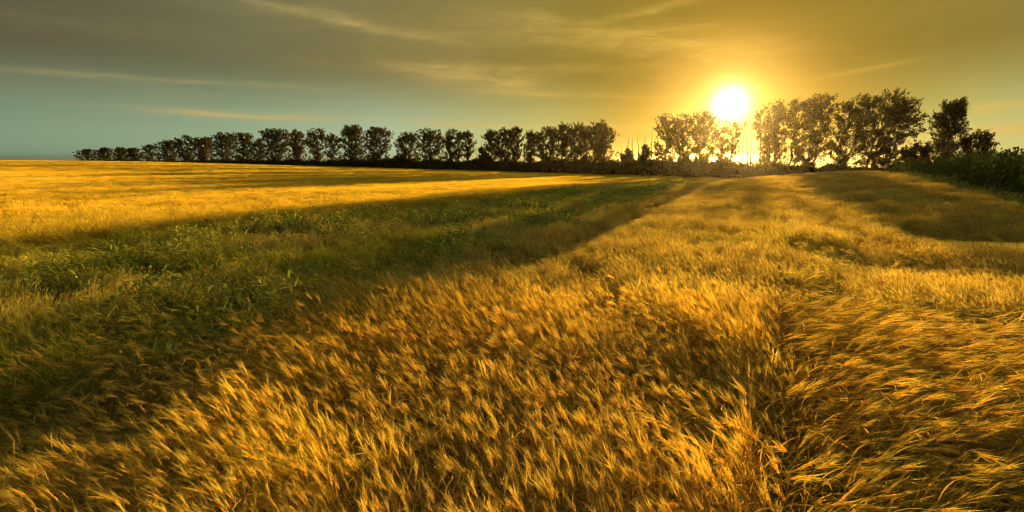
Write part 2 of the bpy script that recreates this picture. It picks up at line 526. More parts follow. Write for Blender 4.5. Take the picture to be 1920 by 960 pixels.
def field_points(rng, r0, r1, dens, ymin):
    """jittered points in the part of the field the photograph looks at"""
    st = 1 / math.sqrt(dens)
    xs = np.arange(-r1 * 1.2 - 3, r1 * 1.15 + 3, st); ys = np.arange(ymin, r1, st)
    X, Y = np.meshgrid(xs, ys)
    X = X.ravel() + rng.uniform(-.5, .5, X.size) * st; Y = Y.ravel() + rng.uniform(-.5, .5, Y.size) * st
    d = np.hypot(X, Y)
    dj = d * (1 + 0.12 * (rng.random(d.size) - 0.5))
    k = (dj >= r0) & (dj < r1) & (np.abs(X) < 1.2 * Y + 2.6)
    return X[k], Y[k]

def tramlines(v): return np.exp(-(((v + 3.0) % 15.0 - 7.5) / 0.38) ** 2)      # wheel tracks every 15 m
def lean_fields(x, y, z, u, v, rng):
    """direction the stalks bend to, and how far they lean"""
    n = x.size
    a = fnoise(x * 0.5 + 3, y * 0.5, 2); b = fnoise(x * 0.9 + 40, y * 0.9 + 9, 2); c = fnoise(x * 1.7 + 11, y * 1.7 + 70, 2)
    dirn = np.where(z == 1, R(166) + 2.4 * (a - 0.5) + rng.normal(0, 0.48, n), 0.0)
    dirn = np.where(z == 2, R(150) + 7.0 * (a - 0.5) + 3.0 * (c - 0.5) + rng.normal(0, 0.5, n), dirn)
    dirn = np.where(z == 3, R(170) + 2.0 * (a - 0.5) + rng.normal(0, 0.4, n), dirn)
    dirn = np.where(z == 4, R(-14) + 1.8 * (a - 0.5) + 0.6 * (b - 0.5) + rng.normal(0, 0.13, n), dirn)
    left = sstep(-0.2, -2.6, x) * sstep(7, 3.5, y)
    lean = np.where(z == 1, 0.06 + 0.55 * np.clip(b - 0.42, 0, 1) + 0.28 * left * (0.4 + a), 0.06)
    lean = np.where((z == 2) | (z == 4), 0.0, lean)
    return dirn, lean + rng.normal(0, 0.10, n), a, b, c

def flat_point(px, py, h=0.5):
    d_ = ray(px, py); k_ = (-2.0 + h) / d_[2]
    return d_[0] * k_, d_[1] * k_
CLUMPS = [flat_point(480, 800) + (0.42, 0.42, 0.16), flat_point(620, 900) + (0.35, 0.3, 0.12), flat_point(570, 640) + (0.8, 0.7, 0.06), flat_point(800, 590) + (0.8, 0.7, 0.05),
          flat_point(1390, 620) + (0.3, 0.6, 0.22), flat_point(1440, 930) + (0.3, 0.25, 0.30), flat_point(230, 800) + (0.6, 0.5, -0.12), flat_point(700, 760) + (0.4, 0.4, -0.10),
          flat_point(1180, 560) + (1.2, 0.5, 0.04), flat_point(1250, 640) + (0.5, 0.5, -0.10), flat_point(1500, 440) + (1.3, 0.8, 0.06), flat_point(80, 930) + (0.3, 0.3, 0.2)]
PL = 0.62                     # a short-strawed wheat, about half a metre high
def wheat_layer(rng, r0, r1, dens, ymin, protos, fat=PL):
    """points of one distance band, split by zone"""
    x, y = field_points(rng, r0, r1, dens, ymin)
    z, u, v = zones(x, y)
    k = z > 0; x, y, z, u, v = x[k], y[k], z[k], u[k], v[k]
    dirn, lean, a, b, c = lean_fields(x, y, z, u, v, rng)
    n = x.size
    gz = ground_z(x, y)
    hv = 0.97 + 0.15 * (fnoise(x * 0.9, y * 0.9, 3) - 0.5) * 2 * np.where(z == 3, 0.4, 1.0) + rng.normal(0, 0.05, n)
    # hollows where the right-hand wheat has sunk
    u0, v0 = 15.0, 4.6
    hollow = np.exp(-((u - u0) / 1.9) ** 2 - ((v - v0) / 1.5) ** 2) + 0.7 * np.exp(-((u - 10.2) / 1.2) ** 2 - ((v - 2.6) / 1.3) ** 2)
    right = sstep(1.5, 4.0, v) * sstep(9.5, 7.0, u) + hollow
    hv = np.where(z == 1, hv * (1 - 0.55 * np.clip(hollow, 0, 1)), hv)
    hv = hv * np.where(z == 1, 1 - 0.40 * np.exp(-((v + 3.0) / 0.28) ** 2) * sstep(6, 8, u) - 0.25 * np.exp(-((v - 2.2) / 0.3) ** 2) * sstep(9, 12, u), 1.0)   # wheel tracks
    # clumps that stand taller and brighter, and beaten places between them
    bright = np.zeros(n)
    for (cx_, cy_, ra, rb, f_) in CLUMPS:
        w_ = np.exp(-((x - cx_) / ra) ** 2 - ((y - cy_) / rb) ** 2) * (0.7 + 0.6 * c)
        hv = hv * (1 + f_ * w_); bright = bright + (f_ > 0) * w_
    # standing tufts inside the lane
    tuft = (fnoise(x * 0.45 + 90, y * 0.45 + 13, 2) > 0.56) & (z == 2)
    for (tx, ty, tr) in ((-1.5, 11.2, 1.0), (1.2, 14.6, 0.9), (-3.4, 12.6, 0.7), (3.2, 19.0, 1.1), (-5.5, 9.3, 0.6), (-0.2, 17.5, 0.8), (-6.8, 7.4, 0.45), (-5.2, 6.5, 0.35), (-3.3, 8.0, 0.35), (-4.0, 7.0, 0.3), (-5.9, 5.6, 0.3)):
        tuft |= (np.hypot((x - tx) / 1.35, y - ty) < tr * (0.8 + 0.4 * c)) & (z == 2)
    beaten = (z == 1) & (fnoise(x * 0.8 + 31, y * 0.8 + 57, 2) > 0.68 - 0.12 * sstep(-0.8, -2.2, x) * sstep(6.0, 4.0, y))
    flat = ((z == 2) & ~tuft) | (z == 4) | beaten
    hv = np.where(tuft, hv * 0.92, hv)
    gold = np.array([1.0, 1.0, 1.0]); green = np.array([0.64, 0.84, 0.46]); rust = np.array([1.0, 0.84, 0.65])
    gm_ = np.where(z == 2, 0.42 + 1.5 * (a - 0.45), np.where(z == 4, 0.20 + 0.6 * (b - 0.5), np.where(z == 3, 0.05, 0.05 + 0.3 * (c - 0.5))))
    gm_ = np.clip(gm_, 0, 0.9)[:, None]
    rm = np.clip(np.where(z == 1, 0.08 + 0.9 * (b - 0.5), 0), 0, 0.6)[:, None]
    tint = gold * (1 - gm_) + green * gm_
    tint = tint * (1 - rm) + tint * rust * rm
    tint = tint * (1 + rng.normal(0, 0.13, (n, 1)))
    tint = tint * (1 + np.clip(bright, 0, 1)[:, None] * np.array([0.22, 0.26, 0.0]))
    tint = tint * np.where((z == 4)[:, None], np.array([0.92, 0.88, 0.85]), 1.0)  # laid wheat's duller tone, plus shade over the patch darkened into the tint
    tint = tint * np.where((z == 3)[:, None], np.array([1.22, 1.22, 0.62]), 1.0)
    tint = np.clip(tint, 0.15, 1.4)
    tram = tramlines(v) * (z == 3); hv = hv * (1 - 0.5 * tram)
    tint = tint * (1 - 0.35 * tram[:, None]) * (1 + (z == 3)[:, None] * 0.5 * (fnoise(u * 0.05, v * 0.35, 3) - 0.5)[:, None])
    rot = np.stack([rng.normal(0, 0.10, n), lean, dirn], 1)
    # laid stalks: turn about random own axis so the mat is uneven
    rot[:, 1] = np.where(flat, rng.normal(0.0, 0.16, n), rot[:, 1])
    sxy = 0.95 + rng.normal(0, 0.06, n)
    scl = np.stack([sxy * fat * np.where(z == 4, 1.6, 1.0), sxy * fat, PL * hv * np.where(flat, rng.uniform(0.7, 1.3, n), 1.0)], 1)
    lift = np.where(z == 4, rng.uniform(-0.02, 0.16, n), np.where(flat, rng.uniform(0, 0.08, n) + 0.30 * np.clip(c - 0.45, 0, 1), 0.0))
    pts = np.stack([x, y, gz - 0.02 + lift], 1)
    out = dict(pts=pts, rot=rot, scl=scl, tint=tint, z=z, flat=flat)
    if r0 < 10:                                   # the laid mats are thicker than one layer
        e = np.flatnonzero(flat); e = np.concatenate([e, e[z[e] == 4]])
        p2 = pts[e] + np.stack([rng.normal(0, 0.06, e.size), rng.normal(0, 0.06, e.size), rng.uniform(0.02, 0.13, e.size)], 1)
        back = rng.uniform(0.0, 0.5, e.size) * (z[e] == 4)
        p2[:, 0] -= np.cos(rot[e, 2]) * back; p2[:, 1] -= np.sin(rot[e, 2]) * back
        r2 = rot[e] + np.stack([rng.normal(0, 0.1, e.size), rng.normal(0, 0.12, e.size), rng.normal(0, 0.3, e.size)], 1)
        for k_, extra_ in (('pts', p2), ('rot', r2), ('scl', scl[e]), ('tint', tint[e] * (1 + rng.normal(0, 0.1, (e.size, 1)))), ('z', z[e]), ('flat', flat[e])):
            out[k_] = np.concatenate([out[k_], extra_])
    out['n'] = len(out['z'])
    return out

rs = np.random.default_rng(11)
N_ST, N_LN, N_LD = 12, 6, 9
near = near_protos('stand', N_ST, 100) + near_protos('lean', N_LN, 200) + near_protos('laid', N_LD, 300)
mid = clump_protos('stand', 5, 400, 16, 0.17, 1) + clump_protos('lean', 3, 450, 16, 0.17, 1) + clump_protos('laid', 4, 500, 16, 0.2, 1)
far = clump_protos('stand', 4, 600, 60, 0.5, 2) + clump_protos('lean', 2, 650, 60, 0.5, 2) + clump_protos('laid', 3, 700, 60, 0.5, 2)
vfar = clump_protos('stand', 4, 800, 130, 1.3, 2)
def pick(L, ns, nl, nd):
    n = L['n']
    a = rs.integers(0, ns, n); b = ns + rs.integers(0, nl, n); c = ns + nl + rs.integers(0, nd, n)
    r = rs.random(n)
    v_ = np.where(r < np.where(L['z'] == 3, 0.10, 0.16), b, a)
    return np.where(L['flat'], np.where(rs.random(n) < np.where(L['z'] == 4, 0.02, 0.08), b, c), v_)

bands = []
L0 = wheat_layer(rs, 0.0, 6.0, 190, 0.4, None); bands.append((L0, near, 'near', (N_ST, N_LN, N_LD)))
L1 = wheat_layer(rs, 6.0, 18.0, 60, 2.0, None); bands.append((L1, mid, 'mid', (5, 3, 4)))
L2 = wheat_layer(rs, 18.0, 65.0, 8.5, 5.0, None, 0.68); bands.append((L2, far, 'far', (4, 2, 3)))
ZN = {1: ('standing_wheat', 'ripe golden standing wheat filling the front of the field', 'wheat'),
      2: ('flattened_wheat', 'greenish wheat beaten flat in a lane across the field', 'wheat'),
      3: ('wheat_field', 'even stand of golden wheat reaching back to the tree row', 'wheat'),
      4: ('laid_wheat', 'dark patch of laid wheat combed sideways beside the standing wheat', 'wheat')}
_seen = {}
for L, protos, nm, (ns, nl, nd) in bands:
    var = pick(L, ns, nl, nd)
    coll = proto_collection('wheat_' + nm, protos)
    for zid, (name, lab, cat) in ZN.items():
        k = L['z'] == zid
        if not k.any(): continue
        first = _seen.get(zid)
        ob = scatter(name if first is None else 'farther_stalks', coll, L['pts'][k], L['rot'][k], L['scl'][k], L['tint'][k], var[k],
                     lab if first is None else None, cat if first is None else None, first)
        _seen.setdefault(zid, ob)
# the far field up to the trees
x, y = [], []
st = 1.25
xs = np.arange(-520, 60, st); ys = np.arange(20, 470, st)
X, Y = np.meshgrid(xs, ys); X = X.ravel() + rs.uniform(-.5, .5, X.size) * st; Y = Y.ravel() + rs.uniform(-.5, .5, Y.size) * st
D = np.hypot(X, Y)
k = (D > 64) & (np.abs(X) < 1.13 * Y + 3) & (D < 520)
k &= rs.random(X.size) < np.clip((170.0 / D) ** 1.0, 0.25, 1.0)
X, Y = X[k], Y[k]
z, u, v = zones(X, Y); k = z > 0
X, Y, z, u, v = X[k], Y[k], z[k], u[k], v[k]; n = X.size
tr_ = tramlines(v)
sc = np.clip(np.hypot(X, Y) / 170.0, 1.0, 2.0) ** 0.5
t = np.ones((n, 3)) * (1 + rs.normal(0, 0.10, (n, 1))) * (np.where(z == 2, 0.8, 1.0) * (1 - 0.3 * tr_) * (1 + 0.55 * (fnoise(u * 0.03, v * 0.22, 3) - 0.5)))[:, None]
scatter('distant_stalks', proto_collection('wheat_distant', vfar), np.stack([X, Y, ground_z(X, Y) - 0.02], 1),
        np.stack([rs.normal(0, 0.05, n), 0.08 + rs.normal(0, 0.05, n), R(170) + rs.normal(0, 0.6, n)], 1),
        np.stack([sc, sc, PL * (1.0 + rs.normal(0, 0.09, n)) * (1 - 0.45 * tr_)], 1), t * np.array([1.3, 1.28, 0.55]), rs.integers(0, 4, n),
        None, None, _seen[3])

# ================================================================== trees
def leaf_mesh(name, C, D, size, cols, mat, rng):
    """leaf-sized faces: centre C, direction D"""
    n = len(C)
    rnd = rng.normal(size=(n, 3))
    S = np.cross(D, rnd); S /= np.linalg.norm(S, axis=1, keepdims=True) + 1e-9
    Dn = D / (np.linalg.norm(D, axis=1, keepdims=True) + 1e-9)
    s = size[:, None]
    V = np.stack([C - Dn * s * 0.55, C + S * s * 0.34, C + Dn * s * 0.6, C - S * s * 0.34], 1).reshape(-1, 3)
    Fc = np.arange(n * 4).reshape(-1, 4)
    return raw_mesh(name, V, Fc, np.repeat(cols, 4, axis=0), mat)

def grow(rng, Ht, wl, wr, lean, start, leaders, dens, sweep, bare=False, narrow=0.0, fill=1.0):
    """skeleton and leaves of one tree, base at the origin, x across the view"""
    trunk, limbs, twigs = MB(), MB(), []
    LC, LD = [], []
    wmean = 0.5 * (wl + wr)
    bc = (0.1, 0.08, 0.06)
    for k in range(leaders):
        f = 0 if leaders == 1 else (k / (leaders - 1) * 2 - 1)
        off = f * (wr if f > 0 else wl) * 0.42 + rng.normal(0, 0.03 * wmean)
        hk = Ht * (1.0 if k == leaders // 2 else rng.uniform(0.88, 0.99)) - min(0.7, 0.12 * Ht)
        n = 9; pts = []
        dy = rng.normal(0, 0.3) * wmean
        x0 = f * 0.25
        for i in range(n + 1):
            s = i / n
            w_ = 0.010 * Ht * min(1, 3 * s)
            pts.append(np.array([x0 + (off - x0) * s ** 0.9 + lean * s ** 1.1 + rng.normal(0, w_), dy * s + rng.normal(0, w_), hk * s]))
        r0 = 0.013 * Ht / math.sqrt(leaders) + 0.03
        trunk.tube(pts, [r0 * (1 - 0.9 * i / n) + 0.012 for i in range(n + 1)], bc, 5)
        P = np.array(pts)
        if bare:
            nb = int(rng.integers(6, 11))
        else:
            nb = int((22 * dens + 1.2 * Ht) / leaders ** 0.75) + 4
        side_w = (1.0 if leaders == 1 else 0.62)
        for j in range(nb):
            s = start + (0.95 - start) * ((j + rng.random()) / nb)
            q = np.array([np.interp(s * n, range(n + 1), P[:, c]) for c in range(3)])
            a = rng.uniform(0, 2 * math.pi)
            tt = (s - start) / (1 - start)
            if narrow: prof = max(0.08, (1.06 - tt)) ** 0.8
            else: prof = max(0.5 if tt < 0.5 else 0.25, 1 - abs((tt - 0.55) / 0.60) ** 3.0)
            prof *= 0.8 + 0.45 * rng.random()
            wx = (wr if math.cos(a) > 0 else wl) * side_w
            Lb = prof * (wx * abs(math.cos(a)) + wmean * 0.75 * side_w * abs(math.sin(a))) * 1.12 + 0.2
            Lb = min(Lb, 0.42 * Ht)
            e = R(rng.uniform(-8, 22) + 38 * tt) * sweep
            d0 = np.array([math.cos(a) * math.cos(e), math.sin(a) * math.cos(e), math.sin(e)])
            if bare: Lb = rng.uniform(0.6, 1.9) * (1.15 - s); d0 = np.array([math.cos(a) * 0.65, math.sin(a) * 0.65, 0.75])
            bp = [q]; dirs = []
            for i in range(4):
                d0 = d0 + np.array([0.05 * lean / max(1, Ht) * 5, 0, 0.08 * sweep]) + rng.normal(0, 0.10, 3); d0 /= np.linalg.norm(d0)
                bp.append(bp[-1] + d0 * Lb / 4); dirs.append(d0.copy())
            ztop = Ht * (0.96 if leaders == 1 or k == leaders // 2 else 0.9) - 0.3
            ztop *= rng.uniform(0.78, 1.0)
            if bp[-1][2] > ztop and not bare:        # no bough outgrows the crown
                kz = max(0.0, ztop - q[2]) / (bp[-1][2] - q[2])
                bp = [np.array([p_[0], p_[1], q[2] + (p_[2] - q[2]) * kz]) for p_ in bp]
            rb = 0.010 * Lb + 0.010
            if bare:
                tw = MB(); tw.tube(bp, [rb * (1 - 0.2 * i) + 0.006 for i in range(5)], bc, 3); twigs.append(tw); continue
            limbs.tube(bp, [rb * (1 - 0.2 * i) + 0.006 for i in range(5)], bc, 3)
            if bare: continue
            for i in range(1, 5):
                for w in range(2 if Lb < 1.0 else 3):
                    if rng.random() < 0.12: continue
                    td = dirs[i - 1] * 0.7 + rng.normal(0, 0.5, 3) + np.array([0.35 * np.sign(lean) * min(1, abs(lean) / 2), 0, 0.45]); td /= np.linalg.norm(td)
                    tl = rng.uniform(0.4, 1.0) * min(0.45 + 0.05 * Ht, 0.11 * Ht)
                    p0 = bp[i - 1] + (bp[i] - bp[i - 1]) * rng.random()
                    limbs.ribbon([p0, p0 + td * tl], [0.03, 0.008], np.array([td[2], 0, -td[0]]), bc)
                    m = int(rng.integers(16, 34))
                    tpos = rng.random(m) ** 0.75
                    LC.append(p0 + td * tl * tpos[:, None] * 1.08 + rng.normal(0, 0.15, (m, 3)) * (1.1 - tpos[:, None] * 0.6))
                    LD.append(td + rng.normal(0, 0.42, (m, 3)))
    if not bare:                                   # leafy sprays through the body of the crown
        body = Ht * (1 - start)
        nc = int(dens * fill * (wl + wr) * body * 3.6)
        tt = rng.random(nc) ** 0.85
        if narrow: hw = np.clip(1.05 - tt, 0.06, 1) ** 0.8
        else: hw = np.clip(1 - np.abs((tt - 0.52) / 0.55) ** (2.3 if Ht < 9.5 else 4.0), 0.15, 1) * (0.80 + 0.35 * np.sin(tt * 9 + rng.uniform(0, 6)) ** 2)
        hw = np.where(tt < 0.4, np.maximum(hw, 0.88), hw)
        ph = rng.uniform(0, 2 * math.pi, nc); rr = rng.random(nc) ** 0.5
        cx = np.cos(ph) * rr; cyy = np.sin(ph) * rr
        X0 = lean * ((start + tt * (1 - start)) ** 1.1) + np.where(cx > 0, wr, wl) * hw * cx
        C0 = np.stack([X0, cyy * hw * wmean * 0.85, Ht * start + (Ht * (1 - start) - 0.35) * tt], 1)
        off = rng.uniform(0, 200)
        keep = fnoise(C0[:, 0] * 0.75 + off, C0[:, 2] * 0.75 + C0[:, 1] * 0.4 + off, 2) > (0.41 if fill == 1.0 else 0.36) - 0.10 * (tt - 0.4)
        C0 = C0[keep]; cx = cx[keep]
        for c0, sx in zip(C0, cx):
            td = np.array([0.55 * sx + 0.35 * np.sign(lean) * min(1, abs(lean) / 2), rng.normal(0, 0.4), 0.75]) + rng.normal(0, 0.3, 3); td /= np.linalg.norm(td)
            m = int(rng.integers(15, 30)); tl = rng.uniform(0.35, 0.8) * min(1, Ht / 9)
            tp = rng.random(m) - 0.4
            LC.append(c0 + td * tl * tp[:, None] + rng.normal(0, 0.13, (m, 3)))
            LD.append(td + rng.normal(0, 0.42, (m, 3)))
    return trunk, (twigs if bare else limbs), (np.concatenate(LC) if LC else np.zeros((0, 3))), (np.concatenate(LD) if LD else np.zeros((0, 3)))

def row_point(px, extra=0.0):
    r = ray(px, 310)
    t_ = (80 + 0.71 * 57) / (r[1] + 0.71 * r[0])
    x_, y_ = r[0] * t_, r[1] * t_ + extra
    return x_, y_

TREE_N = [0]
def place_tree(name, label, cat, group, pxl, pxr, ytop, base=None, start=0.03, leaders=1, dens=1.0, lean_px=0.0, sweep=1.0,
               extra=0.0, tone=(0.052, 0.048, 0.014), bare=False, narrow=0.0, leaf=0.27):
    fill = 1.0 if 0.5 * (pxl + pxr) > 1160 else 1.45
    TREE_N[0] += 1
    rng = np.random.default_rng(5000 + TREE_N[0])
    pc = 0.5 * (pxl + pxr)
    bx_ = base if base is not None else pc
    r = row_point(bx_); x0, y0 = r[0], r[1] + extra
    x0 = ray(bx_, 312)[0] / ray(bx_, 312)[1] * y0
    z0 = float(ground_z(x0, y0)) - 0.05
    rt = ray(pc, ytop); zt = rt[2] / rt[1] * y0
    Ht = zt - z0
    mpp = y0 / ray(pc, 250)[1] / F
    wl = (pc - pxl) * mpp; wr = (pxr - pc) * mpp
    # where the centre of the crown stands against the base
    lean = ray(pc, ytop + 20)[0] / ray(pc, ytop + 20)[1] * y0 - x0 + lean_px * mpp
    root = empty(name, (x0, y0, z0))
    tag(root, label, cat, group)
    trunk, limbs, LC, LD = grow(rng, Ht, wl * 1.16, wr * 1.16, lean, start, leaders, dens, sweep, bare, narrow, fill)
    tr = trunk.build('trunk', M_BARK, root)
    if bare:
        for tw in limbs: tw.build('twig', M_BARK, tr)
    elif limbs.v: limbs.build('limbs', M_BARK, tr)
    if len(LC):
        n = len(LC)
        size = (0.5 + 0.85 * rng.random(n) ** 1.5) * leaf * 0.86
        c = np.array(tone) * (1 + rng.normal(0, 0.22, (n, 1))) * np.array([1, 1, 1])
        c[:, 0] *= 1 + rng.uniform(-0.1, 0.35, n)
        me = leaf_mesh('crown', LC, LD, size, np.clip(c, 0.008, 1), M_LEAF, rng)
        link('crown', me, root)
    return root

GT = 'trees of the windbreak row'
T = lambda lab, l, r, y, **kw: place_tree('broadleaf_tree', lab, 'tree', GT, l, r, y, **kw)
SM = dict(start=0.05, dens=0.8, leaf=0.36)
T('low rounded tree at the far left end of the row', 146, 187, 279, **SM)
T('second low tree from the far left end of the row', 183, 216, 276, **SM)
T('dark dense low tree, third from the far left end', 216, 242, 275, **SM)
T('dark dense low tree, fourth from the far left end', 241, 269, 276, **SM)
T('thin pale-topped tree, fifth from the far left end', 268, 297, 270, start=0.05, dens=0.5, leaf=0.33)
T('broad bushy tree between the thin fifth tree and a twin-topped one', 295, 339, 262, leaders=2, start=0.05, dens=0.9, leaf=0.34)
T('narrow twin-topped tree, seventh from the far left end', 337, 364, 253, leaders=2, start=0.08, dens=0.8, leaf=0.33)
T('rust-tinged full tree beside the narrow twin-topped tree', 362, 402, 256, leaders=2, start=0.06, leaf=0.33, tone=(0.075, 0.060, 0.017))
T('wide domed tree, first half of the domed pair left of centre', 398, 441, 247, leaders=2, leaf=0.32)
T('wide domed tree, second half of the domed pair, touching a lower tree', 438, 478, 248, leaders=2, leaf=0.32)
T('low loose tree filling the gap before the flat-topped tree', 474, 496, 261, dens=0.7, leaf=0.30)
T('big flat-topped tree with bright gaps in its crown', 488, 545, 240, leaders=3, dens=1.1, leaf=0.30)
T('rust-tinged tree touching the big flat-topped tree', 543, 572, 242, leaders=2, leaf=0.30, tone=(0.08, 0.060, 0.016))
T('tall see-through tree with light between its lower leaves', 573, 616, 240, leaders=2, dens=0.8, leaf=0.29)
T('thin low tree before the tallest tree of the left half', 613, 640, 251, dens=0.6, leaf=0.28)
T('tallest, dense tree of the left half of the row', 637, 687, 233, leaders=3, dens=1.1, leaf=0.29)
T('dense round tree ending the left half, open sky beside it', 684, 731, 237, leaders=2, dens=1.1, leaf=0.29)
T('tree with a branch reaching out left over a small round bush', 745, 783, 247, leaders=2, dens=0.9, leaf=0.27, start=0.1)
T('highest tree of the middle group right of the open gap', 780, 832, 239, leaders=3, dens=1.0, leaf=0.27, start=0.1)
T('square-topped tree beside the highest of the middle group', 831, 867, 241, leaders=2, dens=0.9, leaf=0.27, start=0.12)
T('slim separate tree with two tufts ending the middle group', 868, 888, 241, dens=0.6, leaf=0.26, start=0.1)
T('small pointed tree at the foot of bare thin stems', 893, 915, 273, dens=0.7, leaf=0.25, start=0.05, narrow=1.0)
T('slim tree, first of the three-pronged group', 910, 932, 241, dens=0.75, leaf=0.26, start=0.1)
T('full tree, middle of the three-pronged group', 929, 960, 238, leaders=2, dens=0.8, leaf=0.26, start=0.1)
T('tall tree leaning right, last of the three-pronged group', 956, 978, 235, base=960, dens=0.75, leaf=0.26, start=0.15)
T('slender palm-tufted tree standing alone beside a bare stem', 986, 1006, 243, dens=0.7, leaf=0.26, start=0.1)
T('open flat-topped tree beside the slender tufted tree', 1007, 1046, 235, leaders=2, dens=0.9, leaf=0.26, start=0.1)
T('spiky-topped tree between the open tree and the big round one', 1042, 1072, 227, leaders=2, dens=0.7, leaf=0.26)
T('round-topped tree grown into the big round tree', 1068, 1102, 228, leaders=2, dens=0.9, leaf=0.26, start=0.2)
T('big round dense tree before the gap with bare stems', 1096, 1153, 224, leaders=3, dens=1.2, leaf=0.26, start=0.15)
T('jagged narrow tree, first after the gap with bare stems', 1235, 1264, 211, dens=0.75, leaf=0.25, start=0.08)
T('dense glowing tree second to the left of the sun', 1260, 1302, 207, leaders=2, dens=0.85, leaf=0.25, start=0.06)
T('dense glowing tree touching the sun from the left', 1298, 1337, 205, leaders=2, dens=0.85, leaf=0.25, start=0.06)
T('shorter tree standing right under the sun', 1343, 1382, 224, leaders=2, dens=0.5, leaf=0.24, start=0.06)
T('tall open tree, first to the right of the sun', 1412, 1452, 191, leaders=2, dens=0.5, leaf=0.24, start=0.08, lean_px=6)
T('narrow tall tree, second to the right of the sun', 1442, 1474, 186, leaders=1, dens=0.5, leaf=0.24, start=0.08, base=1450)
T('narrow pointed tree, third to the right of the sun', 1470, 1503, 181, lean_px=8, leaders=1, dens=0.55, leaf=0.24, start=0.08, base=1478)
T('broad dark tree right of the sun with a heavy top', 1500, 1558, 173, leaders=2, dens=1.3, lean_px=12, leaf=0.24, start=0.1, base=1515)
T('wind-bent tree between the heavy-topped one and the tallest', 1568, 1624, 175, leaders=2, dens=1.1, leaf=0.24, start=0.08, base=1570, lean_px=14)
T('tallest tree of the row with bare lower trunk leaning right', 1618, 1686, 167, leaders=2, dens=0.95, leaf=0.24, start=0.2, base=1624, lean_px=20)
T('strongly leaning tree reaching right over the shrubs', 1668, 1716, 182, leaders=1, dens=1.1, leaf=0.24, start=0.12, base=1660, lean_px=22)
T('lone tree with layered branches near the green crop', 1750, 1822, 179, leaders=1, dens=1.7, leaf=0.24, start=0.12, base=1775, narrow=1.0, lean_px=14)
T('low spreading tree at the foot of the lone tree', 1812, 1864, 240, leaders=2, dens=0.9, leaf=0.24, start=0.05, base=1835)

# bushes that stand apart from the undergrowth
Bf = lambda lab, l, r, y, **kw: place_tree('bush', lab, 'bush', 'bushes under the row', l, r, y, start=0.03, leaf=0.24, **kw)
Bf('small round bush under the branch reaching out left', 738, 757, 290, dens=0.8)
Bf('pointed bush below the left bare stems in the gap', 1163, 1191, 275, dens=1.3, narrow=1.0)
Bf('pointed bush below the right bare stems in the gap', 1194, 1224, 269, dens=1.3, narrow=1.0)
Bf('wide mounded bush at the foot of the gap', 1176, 1242, 292, dens=1.2, leaders=3)
Bf('rounded shrub between the leaning tree and the lone tree', 1698, 1740, 266, dens=1.0, leaders=2)
# dead, leafless saplings in the gaps
for lab, px, ytop in (('thin dead sapling leaning beside the small pointed tree', 893, 268), ('taller dead sapling behind the small pointed tree', 904, 253),
                      ('dead stem between the three-pronged group and the slender tree', 981, 247), ('short dead sapling next to the big round tree', 1163, 266),
                      ('dead sapling above the left pointed bush', 1177, 250), ('dead sapling just right of the left pointed bush', 1185, 252),
                      ('forked dead sapling in the middle of the gap', 1195, 244), ('dead sapling above the right pointed bush', 1209, 244),
                      ('tallest dead sapling in the gap', 1222, 237), ('last dead sapling of the gap, beside the jagged tree', 1231, 249),
                      ('dead stem just right of the short tree under the sun', 1392, 241), ('straight dead stem in the narrow gap below the sun', 1401, 243),
                      ('dead stem beside the first tree right of the sun', 1410, 238)):
    place_tree('dead_sapling', lab, 'dead tree', 'leafless saplings in the row', px - 6, px + 6, ytop, start=0.35, dens=0.12, bare=True, base=px + (3 if px % 2 else -2), sweep=1.5)

# ------------------------------------------------------------------ undergrowth along the foot of the trees
def leaf_ball(seed, n, size, tone):
    rng = np.random.default_rng(seed)
    d = rng.normal(size=(n, 3)); d /= np.linalg.norm(d, axis=1, keepdims=True)
    r = rng.random(n) ** 0.45
    C = d * r[:, None] * np.array([0.55, 0.55, 0.6]) + np.array([0, 0, 0.45])
    D = d + rng.normal(0, 0.5, (n, 3)) + np.array([0, 0, 0.4])
    c = np.array(tone) * (1 + rng.normal(0, 0.25, (n, 1)))
    return leaf_mesh('leaf_clump', C, D, rng.uniform(0.7, 1.3, n) * size, np.clip(c, 0.006, 1), M_HEDGE, rng)
balls = proto_collection('undergrowth_clumps', [leaf_ball(900 + i, 170, 0.20, (0.055, 0.05, 0.016)) for i in range(5)])
rng = np.random.default_rng(77)
P_, S_ = [], []
for px in np.arange(130, 1790, 1.1):
    for e in range(4):
        ex = rng.uniform(-2.2, 3.5)
        x_, y_ = row_point(px + rng.uniform(-1, 1)); y_ += ex
        hgt = np.interp(px, [130, 350, 480, 720, 900, 1150, 1250, 1500, 1680, 1790], [0.7, 1.1, 2.0, 2.7, 2.9, 3.0, 3.0, 2.4, 2.6, 2.2])
        hgt *= 0.72 + 0.5 * float(fnoise(np.array(x_ * 0.25), np.array(y_ * 0.25 + 7), 2))
        nl = max(1, int(round(hgt / 0.8)))
        k_ = rng.integers(0, nl)
        P_.append((x_, y_, float(ground_z(x_, y_)) + k_ / nl * hgt - 0.1)); s = rng.uniform(0.8, 1.5) * min(1.0, hgt / 1.2 + 0.2); S_.append((s, s, s * rng.uniform(0.7, 1.15) * 0.95))
n = len(P_)
scatter('undergrowth', balls, np.array(P_), np.stack([np.zeros(n), np.zeros(n), rng.uniform(0, 6.28, n)], 1), np.array(S_),
        np.ones((n, 3)) * (1 + rng.normal(0, 0.15, (n, 1))), rng.integers(0, 5, n), 'dark tangled undergrowth along the foot of the tree row', 'undergrowth')

